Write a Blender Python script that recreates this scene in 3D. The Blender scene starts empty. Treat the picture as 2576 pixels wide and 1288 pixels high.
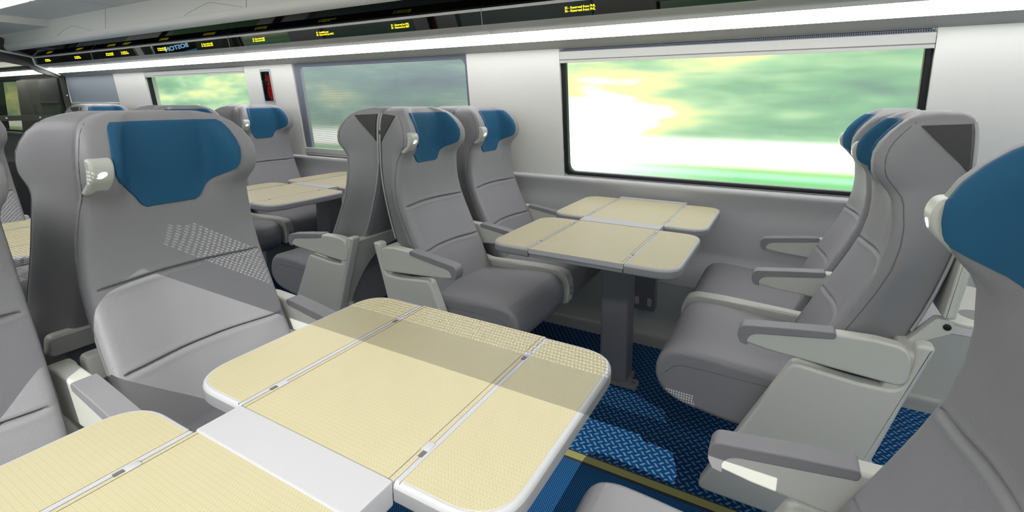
import bpy, bmesh, math
from mathutils import Vector, Matrix

S = bpy.context.scene
COL = S.collection
R = math.radians
YC = 1.1655                      # car centre line
def my(y): return 2*YC - y       # mirror a Y across the centre line

# ------------------------------------------------------------------ materials
def new_mat(name):
    m = bpy.data.materials.new(name); m.use_nodes = True
    nt = m.node_tree; b = nt.nodes['Principled BSDF']
    return m, nt, b
def srgb(r, g, b):
    f = lambda c: (c/255/12.92) if c/255 <= .04045 else ((c/255+.055)/1.055)**2.4
    return (f(r), f(g), f(b), 1)
def mat(name, col, rough=.5, bump=None, spec=.5, metal=0, coat=0, ior=1.45):
    m, nt, b = new_mat(name)
    b.inputs['Base Color'].default_value = col
    b.inputs['Roughness'].default_value = rough
    b.inputs['Specular IOR Level'].default_value = spec
    b.inputs['Metallic'].default_value = metal
    b.inputs['Coat Weight'].default_value = coat
    b.inputs['IOR'].default_value = ior
    if bump:
        tc = nt.nodes.new('ShaderNodeTexCoord'); nz = nt.nodes.new('ShaderNodeTexNoise')
        nz.inputs['Scale'].default_value = bump[0]; nz.inputs['Detail'].default_value = 3
        bp = nt.nodes.new('ShaderNodeBump'); bp.inputs['Strength'].default_value = bump[1]; bp.inputs['Distance'].default_value = .002
        nt.links.new(tc.outputs['Object'], nz.inputs['Vector']); nt.links.new(nz.outputs['Fac'], bp.inputs['Height'])
        nt.links.new(bp.outputs['Normal'], b.inputs['Normal'])
    return m
def emit(name, col, strength):
    m, nt, b = new_mat(name)
    b.inputs['Base Color'].default_value = (0, 0, 0, 1)
    b.inputs['Specular IOR Level'].default_value = 0
    b.inputs['Emission Color'].default_value = col
    b.inputs['Emission Strength'].default_value = strength
    return m
class NG:
    """little helper to write math node graphs"""
    def __init__(s, nt): s.nt = nt
    def m(s, op, a, b=None, c=None):
        n = s.nt.nodes.new('ShaderNodeMath'); n.operation = op
        for i, v in enumerate((a, b, c)):
            if v is None: continue
            if isinstance(v, (int, float)): n.inputs[i].default_value = v
            else: s.nt.links.new(v, n.inputs[i])
        return n.outputs[0]
    def obj(s, which='Object'):
        t = s.nt.nodes.new('ShaderNodeTexCoord'); sp = s.nt.nodes.new('ShaderNodeSeparateXYZ')
        s.nt.links.new(t.outputs[which], sp.inputs[0]); return sp.outputs
    def mix(s, fac, a, b):
        n = s.nt.nodes.new('ShaderNodeMix'); n.data_type = 'RGBA'
        for sock, v in ((n.inputs[0], fac), (n.inputs[6], a), (n.inputs[7], b)):
            if isinstance(v, (int, float, tuple)): sock.default_value = v
            else: s.nt.links.new(v, sock)
        return n.outputs[2]
    def ramp(s, fac, stops, interp='LINEAR'):
        n = s.nt.nodes.new('ShaderNodeValToRGB'); n.color_ramp.interpolation = interp
        e = n.color_ramp.elements
        while len(e) < len(stops): e.new(.5)
        for k, (p, c) in enumerate(stops): e[k].position = p; e[k].color = c
        s.nt.links.new(fac, n.inputs[0]); return n.outputs[0]

M = {}
M['seat'] = mat('seat_leather_grey', (.268, .264, .279, 1), .46, (520, .3), .4)
M['blue'] = mat('headrest_leather_blue', (.018, .100, .20, 1), .55, (900, .12), .22)
M['shell'] = mat('moulded_plastic_grey', (.62, .625, .575, 1), .38)
M['edging'] = mat('edging_light_grey', (.42, .42, .43, 1), .4)
M['lamp'] = mat('lamp_housing', (.5, .51, .48, 1), .3)
M['dark'] = mat('dark_side_trim', (.05, .049, .05, 1), .6)
M['seam'] = mat('stitch_line', (.14, .138, .145, 1), .6)
M['lens'] = emit('lamp_lens', (1, .98, .94, 1), 3)
M['wall'] = mat('wall_white', (.80, .80, .77, 1), .33)
M['dado'] = mat('dado_grey', (.50, .50, .515, 1), .27)
M['skirt'] = mat('skirting_greige', (.58, .585, .53, 1), .4)
M['base'] = mat('baseboard_metal', (.40, .40, .375, 1), .3)
M['ceil'] = mat('ceiling_white', (.80, .785, .735, 1), .45)
M['roll'] = mat('bulkhead_grey', (.72, .72, .69, 1), .4)
M['post'] = mat('post_charcoal', (.22, .218, .23, 1), .4)
M['white'] = mat('white_trim', (.46, .46, .475, 1), .32)
M['lip'] = mat('rack_lip_white', (.82, .82, .81, 1), .3)
M['cove'] = mat('cove_panel', (.43, .43, .41, 1), .35)
M['tableside'] = mat('table_edge_grey', (.26, .26, .27, 1), .4)
M['hinge'] = mat('hinge_recess', (.12, .12, .12, 1), .5)
M['rubber'] = mat('window_gasket', (.008, .009, .013, 1), .35)
M['gloss'] = mat('black_glass', (.004, .004, .004, 1), .02, ior=1.5)
M['soffit'] = mat('soffit_black_gloss', (.002, .002, .002, 1), .02, ior=1.06)
M['amber'] = emit('amber_led', (1, .9, .03, 1), 1.6)
M['screen'] = mat('screen_black', (.003, .003, .003, 1), .2)
M['skyblue'] = emit('screen_letter_blue', (.35, .72, 1, 1), 6)
M['bandblue'] = emit('screen_band_blue', (.05, .25, .6, 1), 3)
M['light'] = emit('strip_light', (1, .985, .985, 1), 14)
M['ceil_light'] = emit('ceiling_light', (1, .99, .97, 1), 1.0)
M['uplight'] = emit('ceiling_uplight', (1, .99, .97, 1), 5)
M['cab_grey'] = mat('cabinet_grey', (.30, .30, .28, 1), .4)
M['frame'] = mat('partition_frame', (.05, .05, .046, 1), .35)
M['chrome'] = mat('bolt_steel', (.75, .75, .74, 1), .2)
M['olive'] = mat('floor_strip_olive', srgb(150, 152, 98), .5)
M['brown'] = mat('floor_strip_edge', srgb(60, 52, 48), .6)
M['red'] = emit('sign_red', (.20, .006, .008, 1), 1)
M['black'] = mat('black_plastic', (.01, .01, .01, 1), .5)
M['bar'] = mat('blind_bar', (.58, .58, .565, 1), .25)

def glass_mat(name, tint):
    m = bpy.data.materials.new(name); m.use_nodes = True; nt = m.node_tree
    nt.nodes.remove(nt.nodes['Principled BSDF'])
    out = nt.nodes['Material Output']
    t = nt.nodes.new('ShaderNodeBsdfTransparent'); t.inputs[0].default_value = tint
    g = nt.nodes.new('ShaderNodeBsdfGlossy'); g.inputs['Roughness'].default_value = .01; g.inputs[0].default_value = (.8, .8, .8, 1)
    lw = nt.nodes.new('ShaderNodeLayerWeight'); g2 = NG(nt)
    class F: outputs = [g2.m('MULTIPLY_ADD', g2.m('POWER', lw.outputs['Facing'], 5), .75, .025)]
    f = F
    x = nt.nodes.new('ShaderNodeMixShader')
    nt.links.new(f.outputs[0], x.inputs[0]); nt.links.new(t.outputs[0], x.inputs[1]); nt.links.new(g.outputs[0], x.inputs[2])
    nt.links.new(x.outputs[0], out.inputs[0]); return m
M['pane'] = glass_mat('window_glass', (.97, .98, .97, 1))
M['smoked'] = glass_mat('smoked_glass', (.52, .53, .49, 1))

def fabric_mat():
    """perforated roller blind: a grid of small holes"""
    m, nt, b = new_mat('blind_mesh'); g = NG(nt)
    b.inputs['Base Color'].default_value = (.25, .275, .365, 1); b.inputs['Roughness'].default_value = .7
    x, y, z = g.obj()
    P = .0075
    fx = g.m('ABSOLUTE', g.m('SUBTRACT', g.m('FRACT', g.m('DIVIDE', x, P)), .5))
    fz = g.m('ABSOLUTE', g.m('SUBTRACT', g.m('FRACT', g.m('DIVIDE', z, P)), .5))
    hole = g.m('LESS_THAN', g.m('MAXIMUM', fx, fz), .28)
    t = nt.nodes.new('ShaderNodeBsdfTransparent'); mx = nt.nodes.new('ShaderNodeMixShader')
    nt.links.new(hole, mx.inputs[0]); nt.links.new(b.outputs[0], mx.inputs[1]); nt.links.new(t.outputs[0], mx.inputs[2])
    nt.links.new(mx.outputs[0], nt.nodes['Material Output'].inputs[0]); return m
M['fabric'] = fabric_mat()
M['opaque_fabric'] = mat('blind_solid', (.30, .34, .385, 1), .7)

def table_mat():
    m, nt, b = new_mat('table_laminate'); g = NG(nt)
    b.inputs['Roughness'].default_value = .42
    x, y, z = g.obj()
    RH, PX = .0073, .0055
    yy = g.m('DIVIDE', y, RH); fy = g.m('FRACT', yy)
    par = g.m('FLOORED_MODULO', g.m('FLOOR', yy), 2)
    sg = g.m('SUBTRACT', g.m('MULTIPLY', par, 2), 1)
    u = g.m('ADD', x, g.m('MULTIPLY', g.m('MULTIPLY', sg, .0058), fy))
    l1 = g.m('LESS_THAN', g.m('FRACT', g.m('DIVIDE', u, PX)), .1)
    l2 = g.m('LESS_THAN', fy, .055)
    ln = g.m('MAXIMUM', l1, g.m('MULTIPLY', l2, .8))
    nz = nt.nodes.new('ShaderNodeTexNoise'); nz.inputs['Scale'].default_value = 7
    base = g.mix(nz.outputs['Fac'], srgb(183, 175, 140), srgb(191, 182, 147))
    c = g.mix(g.m('MULTIPLY', ln, .48), base, srgb(122, 120, 114))
    nt.links.new(c, b.inputs['Base Color']); return m
M['table'] = table_mat()

def carpet_mat():
    m, nt, b = new_mat('carpet_herringbone'); g = NG(nt)
    b.inputs['Roughness'].default_value = .95; b.inputs['Specular IOR Level'].default_value = .1
    x, y, z = g.obj()
    RH, PX = .0183, .0278
    yy = g.m('DIVIDE', g.m('SUBTRACT', y, 1.5362), RH); fy = g.m('SUBTRACT', g.m('FRACT', yy), .5)
    par = g.m('FLOORED_MODULO', g.m('FLOOR', yy), 2)
    shear = g.m('SUBTRACT', .66, g.m('MULTIPLY', par, 1.44))
    u = g.m('SUBTRACT', g.m('ADD', x, .5422), g.m('MULTIPLY', shear, g.m('MULTIPLY', fy, RH)))
    u = g.m('ADD', g.m('DIVIDE', u, PX), g.m('MULTIPLY', par, .5))
    du = g.m('ABSOLUTE', g.m('SUBTRACT', g.m('FRACT', g.m('ADD', u, .5)), .5))
    d = g.m('MULTIPLY', g.m('LESS_THAN', du, .155), g.m('LESS_THAN', g.m('ABSOLUTE', fy), .43))
    nz = nt.nodes.new('ShaderNodeTexNoise'); nz.inputs['Scale'].default_value = 600
    bg = g.mix(nz.outputs['Fac'], srgb(5, 57, 100), srgb(10, 68, 114))
    c = g.mix(d, bg, srgb(102, 130, 168))
    nt.links.new(c, b.inputs['Base Color']); return m
M['carpet'] = carpet_mat()
def dots_mat():
    m, nt, b = new_mat('carpet_dots'); g = NG(nt)
    b.inputs['Roughness'].default_value = .95; b.inputs['Specular IOR Level'].default_value = .1
    x, y, z = g.obj()
    RH, PX = .0046, .0092
    yy = g.m('DIVIDE', y, RH); fy = g.m('ABSOLUTE', g.m('SUBTRACT', g.m('FRACT', yy), .5))
    par = g.m('FLOORED_MODULO', g.m('FLOOR', yy), 2)
    u = g.m('ADD', g.m('DIVIDE', x, PX), g.m('MULTIPLY', par, .5))
    fu = g.m('ABSOLUTE', g.m('SUBTRACT', g.m('FRACT', u), .5))
    d = g.m('LESS_THAN', g.m('ADD', g.m('MULTIPLY', fu, 2.0), fy), .46)
    c = g.mix(d, srgb(10, 60, 106), srgb(84, 134, 178))
    nt.links.new(c, b.inputs['Base Color']); return m
M['dots'] = dots_mat()

# ------------------------------------------------------------------ mesh helpers
WN = {'armrest', 'armrest_pad', 'side_panel', 'console', 'rear_frame', 'seat_cushion', 'cushion_base', 'reading_lamp', 'post', 'wall_bracket', 'foot_plate', 'table_leaf', 'tray_bracket', 'folded_tray', 'sign_frame', 'centre_bar', 'wall_bar', 'leaf_top', 'centre_panel'}
def mesh_from(bm, name, m, angle=40):
    bmesh.ops.remove_doubles(bm, verts=bm.verts, dist=1e-6)
    bmesh.ops.recalc_face_normals(bm, faces=bm.faces)
    me = bpy.data.meshes.new(name); bm.to_mesh(me); bm.free()
    for mm in (m if isinstance(m, list) else [m]): me.materials.append(mm)
    me.shade_smooth(); me.set_sharp_from_angle(angle=R(angle))
    return me
def link(name, me, parent=None, loc=None):
    o = bpy.data.objects.new(name, me); COL.objects.link(o)
    if me.name.split('.')[0] in WN:
        w = o.modifiers.new('weighted', 'WEIGHTED_NORMAL'); w.keep_sharp = True; w.weight = 90
    if parent: o.parent = parent
    if loc: o.location = loc
    return o
def obj(name, bm, m, parent=None, angle=40): return link(name, mesh_from(bm, name, m, angle), parent)
def thing(name, label, cat, loc=(0, 0, 0), rz=0, group=None):
    o = bpy.data.objects.new(name, None); COL.objects.link(o)
    o.location = loc; o.rotation_euler = (0, 0, rz)
    o['label'] = label; o['category'] = cat
    if group: o['group'] = group
    return o
def tag(o, label, cat, group=None):
    o['label'] = label; o['category'] = cat
    if group: o['group'] = group
    return o
def struct(name, bm, m, parent=None, angle=40):
    o = obj(name, bm, m, parent, angle); o['kind'] = 'structure'; return o

def box(bm, x0, x1, y0, y1, z0, z1, bev=0, seg=2):
    vs = [bm.verts.new((x, y, z)) for x in (x0, x1) for y in (y0, y1) for z in (z0, z1)]
    fs = [bm.faces.new([vs[i] for i in f]) for f in ((0, 1, 3, 2), (4, 6, 7, 5), (0, 4, 5, 1), (2, 3, 7, 6), (0, 2, 6, 4), (1, 5, 7, 3))]
    if bev:
        es = list({e for f in fs for e in f.edges})
        bmesh.ops.bevel(bm, geom=es, offset=bev, segments=seg, affect='EDGES', profile=.5, clamp_overlap=True)
    return bm
def B(*a, **k):
    bm = bmesh.new(); box(bm, *a, **k); return bm
def loft(bm, loops, cap=True, closed=True):
    rows = [[bm.verts.new(p) for p in L] for L in loops]
    n = len(rows[0])
    for a, b in zip(rows, rows[1:]):
        for i in range(n if closed else n-1):
            j = (i+1) % n
            bm.faces.new((a[i], a[j], b[j], b[i]))
    if cap:
        for r in (rows[0], rows[-1]):
            try: bm.faces.new(r)
            except ValueError: pass
    return rows
def smooth_poly(pts, n=4, closed=True):
    """Catmull-Rom refine of a 2D polygon"""
    out = []; N = len(pts)
    for i in range(N):
        p0, p1, p2, p3 = (pts[(i+k) % N] for k in (-1, 0, 1, 2))
        for s in range(n):
            t = s/n
            out.append(tuple(.5*((2*b)+(-a+c)*t+(2*a-5*b+4*c-d)*t*t+(-a+3*b-3*c+d)*t**3) for a, b, c, d in zip(p0, p1, p2, p3)))
    return out
def round_poly(pts, rad, seg=5):
    """round the corners of a 2D polygon; rad is a number or one radius per corner"""
    out = []; N = len(pts)
    for i in range(N):
        r = rad[i] if isinstance(rad, (list, tuple)) else rad
        p = Vector(pts[i]); a = Vector(pts[i-1])-p; c = Vector(pts[(i+1) % N])-p
        if r <= 0: out.append(tuple(p)); continue
        r = min(r, a.length*.49, c.length*.49)
        p1 = p+a.normalized()*r; p2 = p+c.normalized()*r
        for k in range(seg+1):
            t = k/seg
            q = p1*(1-t)**2+p*2*t*(1-t)+p2*t*t
            out.append(tuple(q))
    return out
def inset(poly, d):
    """offset a closed 2D polygon inwards by d (vertex normals)"""
    N = len(poly); A = sum(poly[i][0]*poly[(i+1) % N][1]-poly[(i+1) % N][0]*poly[i][1] for i in range(N))
    sg = 1 if A > 0 else -1; out = []
    for i in range(N):
        p = Vector(poly[i]); a = (p-Vector(poly[i-1])); c = (Vector(poly[(i+1) % N])-p)
        if a.length < 1e-9: a = c
        if c.length < 1e-9: c = a
        n = Vector((-a.y, a.x)).normalized()+Vector((-c.y, c.x)).normalized()
        if n.length < 1e-6: out.append(tuple(p)); continue
        n.normalize(); out.append(tuple(p+n*d*sg))
    return out
def pillow(bm, poly, a0, a1, r, ax='y', seg=4):
    """extrude a 2D polygon from a0 to a1 with rounded rims of radius r. ax: axis of extrusion; poly in the other two (x,z / x,y / y,z)"""
    def P(p, a):
        if ax == 'y': return (p[0], a, p[1])
        if ax == 'z': return (p[0], p[1], a)
        return (a, p[0], p[1])
    loops = []
    lo, hi = min(a0, a1), max(a0, a1)
    for k in range(seg+1):
        t = math.pi/2*k/seg
        loops.append([P(p, lo+r*(1-math.sin(t))) for p in inset(poly, r*(1-math.cos(t)))] if False else [P(p, lo+r*(1-math.sin(t))) for p in inset(poly, r*math.cos(t) if k == 0 else r*(1-math.sin(math.acos(max(-1, min(1, 1-math.sin(t)))))) )])
    loops = []
    for k in range(seg+1):
        t = math.pi/2*k/seg                       # 0 at the rim face, 90 deg at the side
        d = r*(1-math.sin(t)); a = r*(1-math.cos(t))
        loops.append((d, a))
    L = [[P(p, lo+a) for p in inset(poly, d)] for d, a in loops]
    H = [[P(p, hi-a) for p in inset(poly, d)] for d, a in reversed(loops)]
    loft(bm, L+H)
    return bm
def PIL(poly, a0, a1, r, ax='y', seg=4):
    bm = bmesh.new(); pillow(bm, poly, a0, a1, r, ax, seg); return bm
def tube(bm, pts, r, n=8):
    pts = [Vector(p) for p in pts]; rows = []
    for i, p in enumerate(pts):
        d = (pts[min(i+1, len(pts)-1)]-pts[max(i-1, 0)]).normalized()
        u = d.cross(Vector((0, 0, 1)));  u = u if u.length > .05 else d.cross(Vector((0, 1, 0)))
        u.normalize(); v = d.cross(u)
        rows.append([p+u*r*math.cos(2*math.pi*k/n)+v*r*math.sin(2*math.pi*k/n) for k in range(n)])
    loft(bm, rows); return bm
def disc(bm, c, nrm, r1, r2, up=(0, 0, 1), h=.002, n=20):
    nrm = Vector(nrm).normalized(); u = Vector(up).cross(nrm).normalized(); v = nrm.cross(u); c = Vector(c)
    loft(bm, [[c+nrm*dd+u*r1*s*math.cos(2*math.pi*k/n)+v*r2*s*math.sin(2*math.pi*k/n) for k in range(n)] for dd, s in ((-h, 1), (h*.6, 1), (h, .85))])
def lerp(tab, z):
    """tab: rows (z, v1, v2 ...) sorted by z; smooth interpolation"""
    if z <= tab[0][0]: return tab[0][1:]
    for a, b in zip(tab, tab[1:]):
        if z <= b[0]:
            t = (z-a[0])/(b[0]-a[0]); return tuple(p+(q-p)*t for p, q in zip(a[1:], b[1:]))
    return tab[-1][1:]

# ------------------------------------------------------------------ seat
# local frame: x forward from the joint plane of two back-to-back seats, y to the sitter's left, z up from the floor
#      z,    nose, centre, half-width, back, back half-width
TAB = [(.36, .365, .345, .205, .205, .17), (.48, .340, .318, .206, .170, .168), (.54, .315, .290, .207, .148, .166), (.60, .286, .260, .208, .120, .164), (.66, .255, .228, .209, .088, .162),
       (.72, .224, .197, .210, .064, .160), (.78, .195, .167, .210, .044, .158), (.84, .170, .144, .208, .027, .156), (.90, .156, .133, .204, .012, .154), (.95, .153, .129, .199, .004, .152),
       (.985, .156, .127, .194, 0, .151), (1.01, .158, .126, .1905, 0, .150), (1.028, .166, .126, .1885, 0, .150), (1.045, .180, .126, .190, 0, .150), (1.06, .192, .126, .1945, 0, .150), (1.075, .2, .127, .1975, 0, .150), (1.10, .203, .127, .1985, 0, .150),
       (1.125, .201, .126, .1965, 0, .149), (1.15, .190, .125, .190, 0, .147), (1.175, .171, .123, .180, 0, .143), (1.195, .151, .12, .166, .001, .136), (1.208, .134, .114, .149, .004, .126), (1.217, .117, .104, .128, .01, .112),
       (1.223, .102, .094, .105, .018, .095), (1.226, .088, .083, .085, .028, .078)]
def sstep(t): t = max(0, min(1, t)); return t*t*(3-2*t)
CRE = (.827, .648)
def face_f(y, z):
    n, c, hw, b, hb = lerp(TAB, z)
    t = abs(y)/hw
    k = sstep((z-.97)/.09)                # 0 torso bucket, 1 headrest with thick wings
    f = c+(n-c)*((1-k)*sstep((t-.12)/.86)+k*sstep((t-.44)/.27))
    if t > .93: f -= .012*((t-.93)/.07)**2
    for zc in CRE:
        d = abs(z-zc)
        if d < .024 and t < .93:
            f -= (.010*math.exp(-(d/.0032)**2) - .0015*math.exp(-((d-.010)/.005)**2))*sstep((.93-t)/.08)
    return f
def make_backrest():
    zs = {r[0] for r in TAB} | {.25+.025*k for k in range(5, 40)}
    for zc in CRE: zs |= {zc+d for d in (-.022, -.016, -.012, -.008, -.005, -.0025, 0, .0025, .005, .008, .012, .016, .022)}
    zs = sorted(z for z in zs if .36 <= z <= 1.226)
    zz = [zs[0]]
    for z in zs[1:]:
        if z-zz[-1] > .0019: zz.append(z)
    T = (0, .15, .3, .4, .48, .56, .64, .72, .8, .87, .92, .96, .985)
    loops = []
    for z in zz:
        n, c, hw, b, hb = lerp(TAB, z)
        half = [(face_f(t*hw, z), t*hw) for t in T]
        fe = half[-1][0]
        half.append((fe-.012, hw*1.0)); half.append((fe-.03, hw*1.004))
        for s in (.3, .55, .8): half.append(((fe-.03)+(b+.03-(fe-.03))*s, hw+(hb-hw)*s))
        half += [(b+.014, hb-.002), (b+.004, hb-.008), (b, hb-.022), (b, 0)]
        L = [(f, y, z) for f, y in half]+[(f, -y, z) for f, y in reversed(half[1:-1])]
        loops.append(L)
    bm = bmesh.new(); loft(bm, loops); return mesh_from(bm, 'backrest', M['seat'], 50)
def make_headrest():
    tab = [(.993, .056), (.997, .064), (1.003, .070), (1.015, .076), (1.03, .085), (1.045, .1), (1.058, .118), (1.07, .133), (1.082, .140), (1.10, .144), (1.125, .1445), (1.15, .141), (1.175, .135), (1.188, .130), (1.196, .125), (1.201, .118)]
    zs = [.993+(1.201-.993)*k/30 for k in range(31)]
    rows = []; n = 30
    for z in zs:
        w, = lerp(tab, z)
        rows.append([(y, z) for y in [w*(-1+2*k/n) for k in range(n+1)]])
    bm = bmesh.new()
    front = [[bm.verts.new((face_f(y, z)+.0045, y, z)) for y, z in r] for r in rows]
    for a, b in zip(front, front[1:]):
        for i in range(n): bm.faces.new((a[i], a[i+1], b[i+1], b[i]))
    rim = [front[0][i] for i in range(n+1)]+[r[-1] for r in front[1:]]+[front[-1][i] for i in range(n-1, -1, -1)]+[r[0] for r in front[-2:0:-1]]
    cy, cz = 0, 1.1
    outer = [bm.verts.new((v.co.x-.0035, cy+(v.co.y-cy)*1.015, cz+(v.co.z-cz)*1.015)) for v in rim]
    back = [bm.verts.new((v.co.x-.02, cy+(v.co.y-cy)*1.015, cz+(v.co.z-cz)*1.015)) for v in rim]
    for r0, r1 in ((rim, outer), (outer, back)):
        for i in range(len(rim)):
            j = (i+1) % len(rim); bm.faces.new((r0[i], r0[j], r1[j], r1[i]))
    return mesh_from(bm, 'headrest_pad', M['blue'], 60)
def make_piping(sd):
    bm = bmesh.new()
    for s in (sd,):
        pts = []
        for k in range(50):
            z = .40+(1.2-.40)*k/49
            n, c, hw, b, hb = lerp(TAB, z); fe = face_f(.985*hw, z)
            pts.append((fe-.0155, s*(hw*1.001+.0002), z))
        tube(bm, pts, .0012, 5)
    return mesh_from(bm, 'side_piping', M['seam'], 60)
def side_y(f, z):
    n, c, hw, b, hb = lerp(TAB, z); fe = face_f(.985*hw, z)-.03
    t = max(0, min(1, (fe-f)/(fe-(b+.03))))
    return hw*1.004+(hb-hw*1.004)*t
def make_trim(s):
    bm = bmesh.new()
    def side(f, z): return s*(side_y(f, z)+.0035)
    N = 6; A, Bq, Cq = (.113, 1.192), (.016, 1.197), (.014, 1.085)
    rows = []
    for i in range(N+1):
        t = i/N
        p = (A[0]+(Cq[0]-A[0])*t, A[1]+(Cq[1]-A[1])*t); q = (A[0]+(Bq[0]-A[0])*t, A[1]+(Bq[1]-A[1])*t)
        rows.append([(p[0]+(q[0]-p[0])*k/N, p[1]+(q[1]-p[1])*k/N) for k in range(N+1)])
    top = [[bm.verts.new((f, side(f, z), z)) for f, z in r] for r in rows]
    bot = [[bm.verts.new((f, side(f, z)-s*.008, z)) for f, z in r] for r in rows]
    for g in (top, bot):
        for a, b in zip(g, g[1:]):
            for i in range(N):
                try: bm.faces.new((a[i], a[i+1], b[i+1], b[i]))
                except ValueError: pass
    def rim(g): return [r[0] for r in g]+g[-1][1:]+[r[-1] for r in g[-2::-1]]
    a, b = rim(top), rim(bot)
    for i in range(len(a)):
        j = (i+1) % len(a)
        try: bm.faces.new((a[i], a[j], b[j], b[i]))
        except ValueError: pass
    bmesh.ops.dissolve_degenerate(bm, dist=1e-5, edges=bm.edges)
    return mesh_from(bm, 'side_trim', M['dark'], 40)
def make_edging(sd):
    bm = bmesh.new()
    for s in (sd,):
        tube(bm, [(lerp(TAB, z)[3]+.006, s*(lerp(TAB, z)[4]-.001), z) for z in [.68+(1.2-.68)*k/30 for k in range(31)]], .004, 6)
    return mesh_from(bm, 'back_edging', M['edging'], 60)
def make_lamp():
    poly = smooth_poly([(.178, 1.126), (.203, 1.127), (.214, 1.116), (.217, 1.098), (.2115, 1.080), (.197, 1.064), (.180, 1.048), (.166, 1.044), (.158, 1.053), (.170, 1.068), (.182, 1.085), (.186, 1.105)], 4)
    return mesh_from(PIL(poly, -.194, -.148, .007), 'reading_lamp', M['lamp'], 50)
def make_lens():
    bm = bmesh.new(); disc(bm, (.2138, -.174, 1.091), (1, -.08, -.28), .0115, .0068, (0, -.42, 1), .0025); return mesh_from(bm, 'lamp_lens', M['lens'], 40)
def make_switch():
    bm = bmesh.new(); disc(bm, (.1888, -.172, 1.0562), (.69, 0, -.72), .0085, .0036, (.72, 0, .69), .0008); return mesh_from(bm, 'lamp_switch', M['edging'], 40)
CUSH = [(.17, .485), (.30, .497), (.45, .505), (.56, .513), (.63, .515), (.668, .504), (.692, .474), (.703, .435), (.698, .395), (.670, .358), (.62, .337), (.5, .32), (.3, .312), (.17, .31)]
def make_cushion():
    poly = round_poly(CUSH, [0, .02, .05, .05, .03, .03, .03, .03, .03, .03, .05, .05, .05, 0], 3)
    return mesh_from(PIL(poly, -.213, .213, .020, 'y', 6), 'seat_cushion', M['seat'], 60)
def make_cseam(sd):
    bm = bmesh.new()
    for s in (sd,):
        tube(bm, [(f, s*y, z) for f, z, y in ((.20, .462, .2128), (.40, .464, .2128), (.56, .466, .2128), (.622, .464, .2128), (.645, .455, .2128), (.664, .434, .2128), (.679, .416, .2115), (.690, .409, .208), (.6965, .408, .203))], .0012, 5)
    return mesh_from(bm, 'cushion_seam', M['seam'], 50)
ARM = [(.465, .640), (.35, .662), (.252, .674), (.17, .678), (.098, .672), (.098, .572), (.25, .582), (.40, .593), (.465, .603)]
def make_arm(y0, y1):
    return mesh_from(PIL(round_poly(ARM, [.02, 0, 0, 0, .04, .035, 0, 0, .015], 7), y0, y1, .007), 'armrest', M['shell'], 50)
def make_armpad(y0, y1):
    p = [(.471, .636), (.461, .6505), (.35, .6665), (.252, .6785), (.248, .671), (.252, .660), (.35, .645), (.425, .634), (.440, .627), (.449, .612), (.446, .596), (.464, .599), (.472, .616)]
    return mesh_from(PIL(round_poly(p, [.006, .010, 0, .004, .004, .004, 0, .006, .008, .006, .004, .004, .006], 4), y0-.0025, y1+.0025, .0025, 'y', 3), 'armrest_pad', M['seat'], 50)
PANEL = [(.054, .686), (.094, .686), (.092, .63), (.112, .560), (.20, .560), (.340, .574), (.456, .335), (.56, .12), (.215, .12), (.153, .36), (.098, .548)]
def make_panel(y0, y1):
    return mesh_from(PIL(round_poly(PANEL, [.014, .014, .03, .05, 0, .018, 0, .03, .03, .02, .02], 6), y0, y1, .009), 'side_panel', M['shell'], 50)
def make_rear(s):
    prof = [(.255, .662), (-.21, .662), (-.21, .60), (-.06, .60), (.05, .585), (.12, .53), (.165, .43), (.19, .30), (.20, .15), (.255, .15)]
    prof = round_poly(prof, [.015, .015, .015, .05, .05, .05, .05, .03, .005, .005], 3)
    bm = bmesh.new()
    def L(d, ins): return [((.080+(.655-z)*.30)+d, s*y, z) for y, z in inset(prof, ins)]
    loft(bm, [L(0, .006), L(.006, 0), L(.034, 0), L(.04, .006)])
    return mesh_from(bm, 'rear_frame', M['shell'], 50)
def make_strut(s):
    bm = bmesh.new(); tube(bm, [(.17, s*.19, .36), (.06, s*.19, .012)], .016, 8); box(bm, .02, .10, s*.19-.03, s*.19+.03, 0, .014)
    tube(bm, [(.25, s*.21, .30), (.17, s*.19, .36)], .014, 8)
    return mesh_from(bm, 'support_leg', M['shell'], 40)
def make_pedestal(s):
    bm = bmesh.new(); box(bm, .06, .24, -.12, .12, 0, .315, .01); return mesh_from(bm, 'pedestal', M['skirt'], 40)
CONS = [(.09, .668), (.135, .668), (.165, .62), (.19, .565), (.235, .525), (.30, .512), (.56, .522), (.655, .521), (.69, .508), (.706, .475), (.708, .43), (.702, .375), (.665, .375), (.645, .465), (.58, .478), (.3, .46), (.18, .46), (.14, .51)]
def make_console(y0, y1):
    return mesh_from(PIL(round_poly(CONS, .012, 4), y0, y1, .005), 'console', M['shell'], 50)
def make_socket(yc, z):
    bm = bmesh.new()
    box(bm, .7005, .7085, yc-.013, yc+.013, z-.022, z+.022, .003)
    return mesh_from(bm, 'power_socket', M['lamp'], 40)
def make_slots(yc, z):
    bm = bmesh.new()
    for dz in (-.010, .012):
        box(bm, .708, .7092, yc-.0065, yc-.004, z+dz-.004, z+dz+.004); box(bm, .708, .7092, yc+.004, yc+.0065, z+dz-.004, z+dz+.004)
        box(bm, .708, .7092, yc-.002, yc+.002, z+dz-.009, z+dz-.006)
    return mesh_from(bm, 'socket_slots', M['black'], 40)

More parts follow.
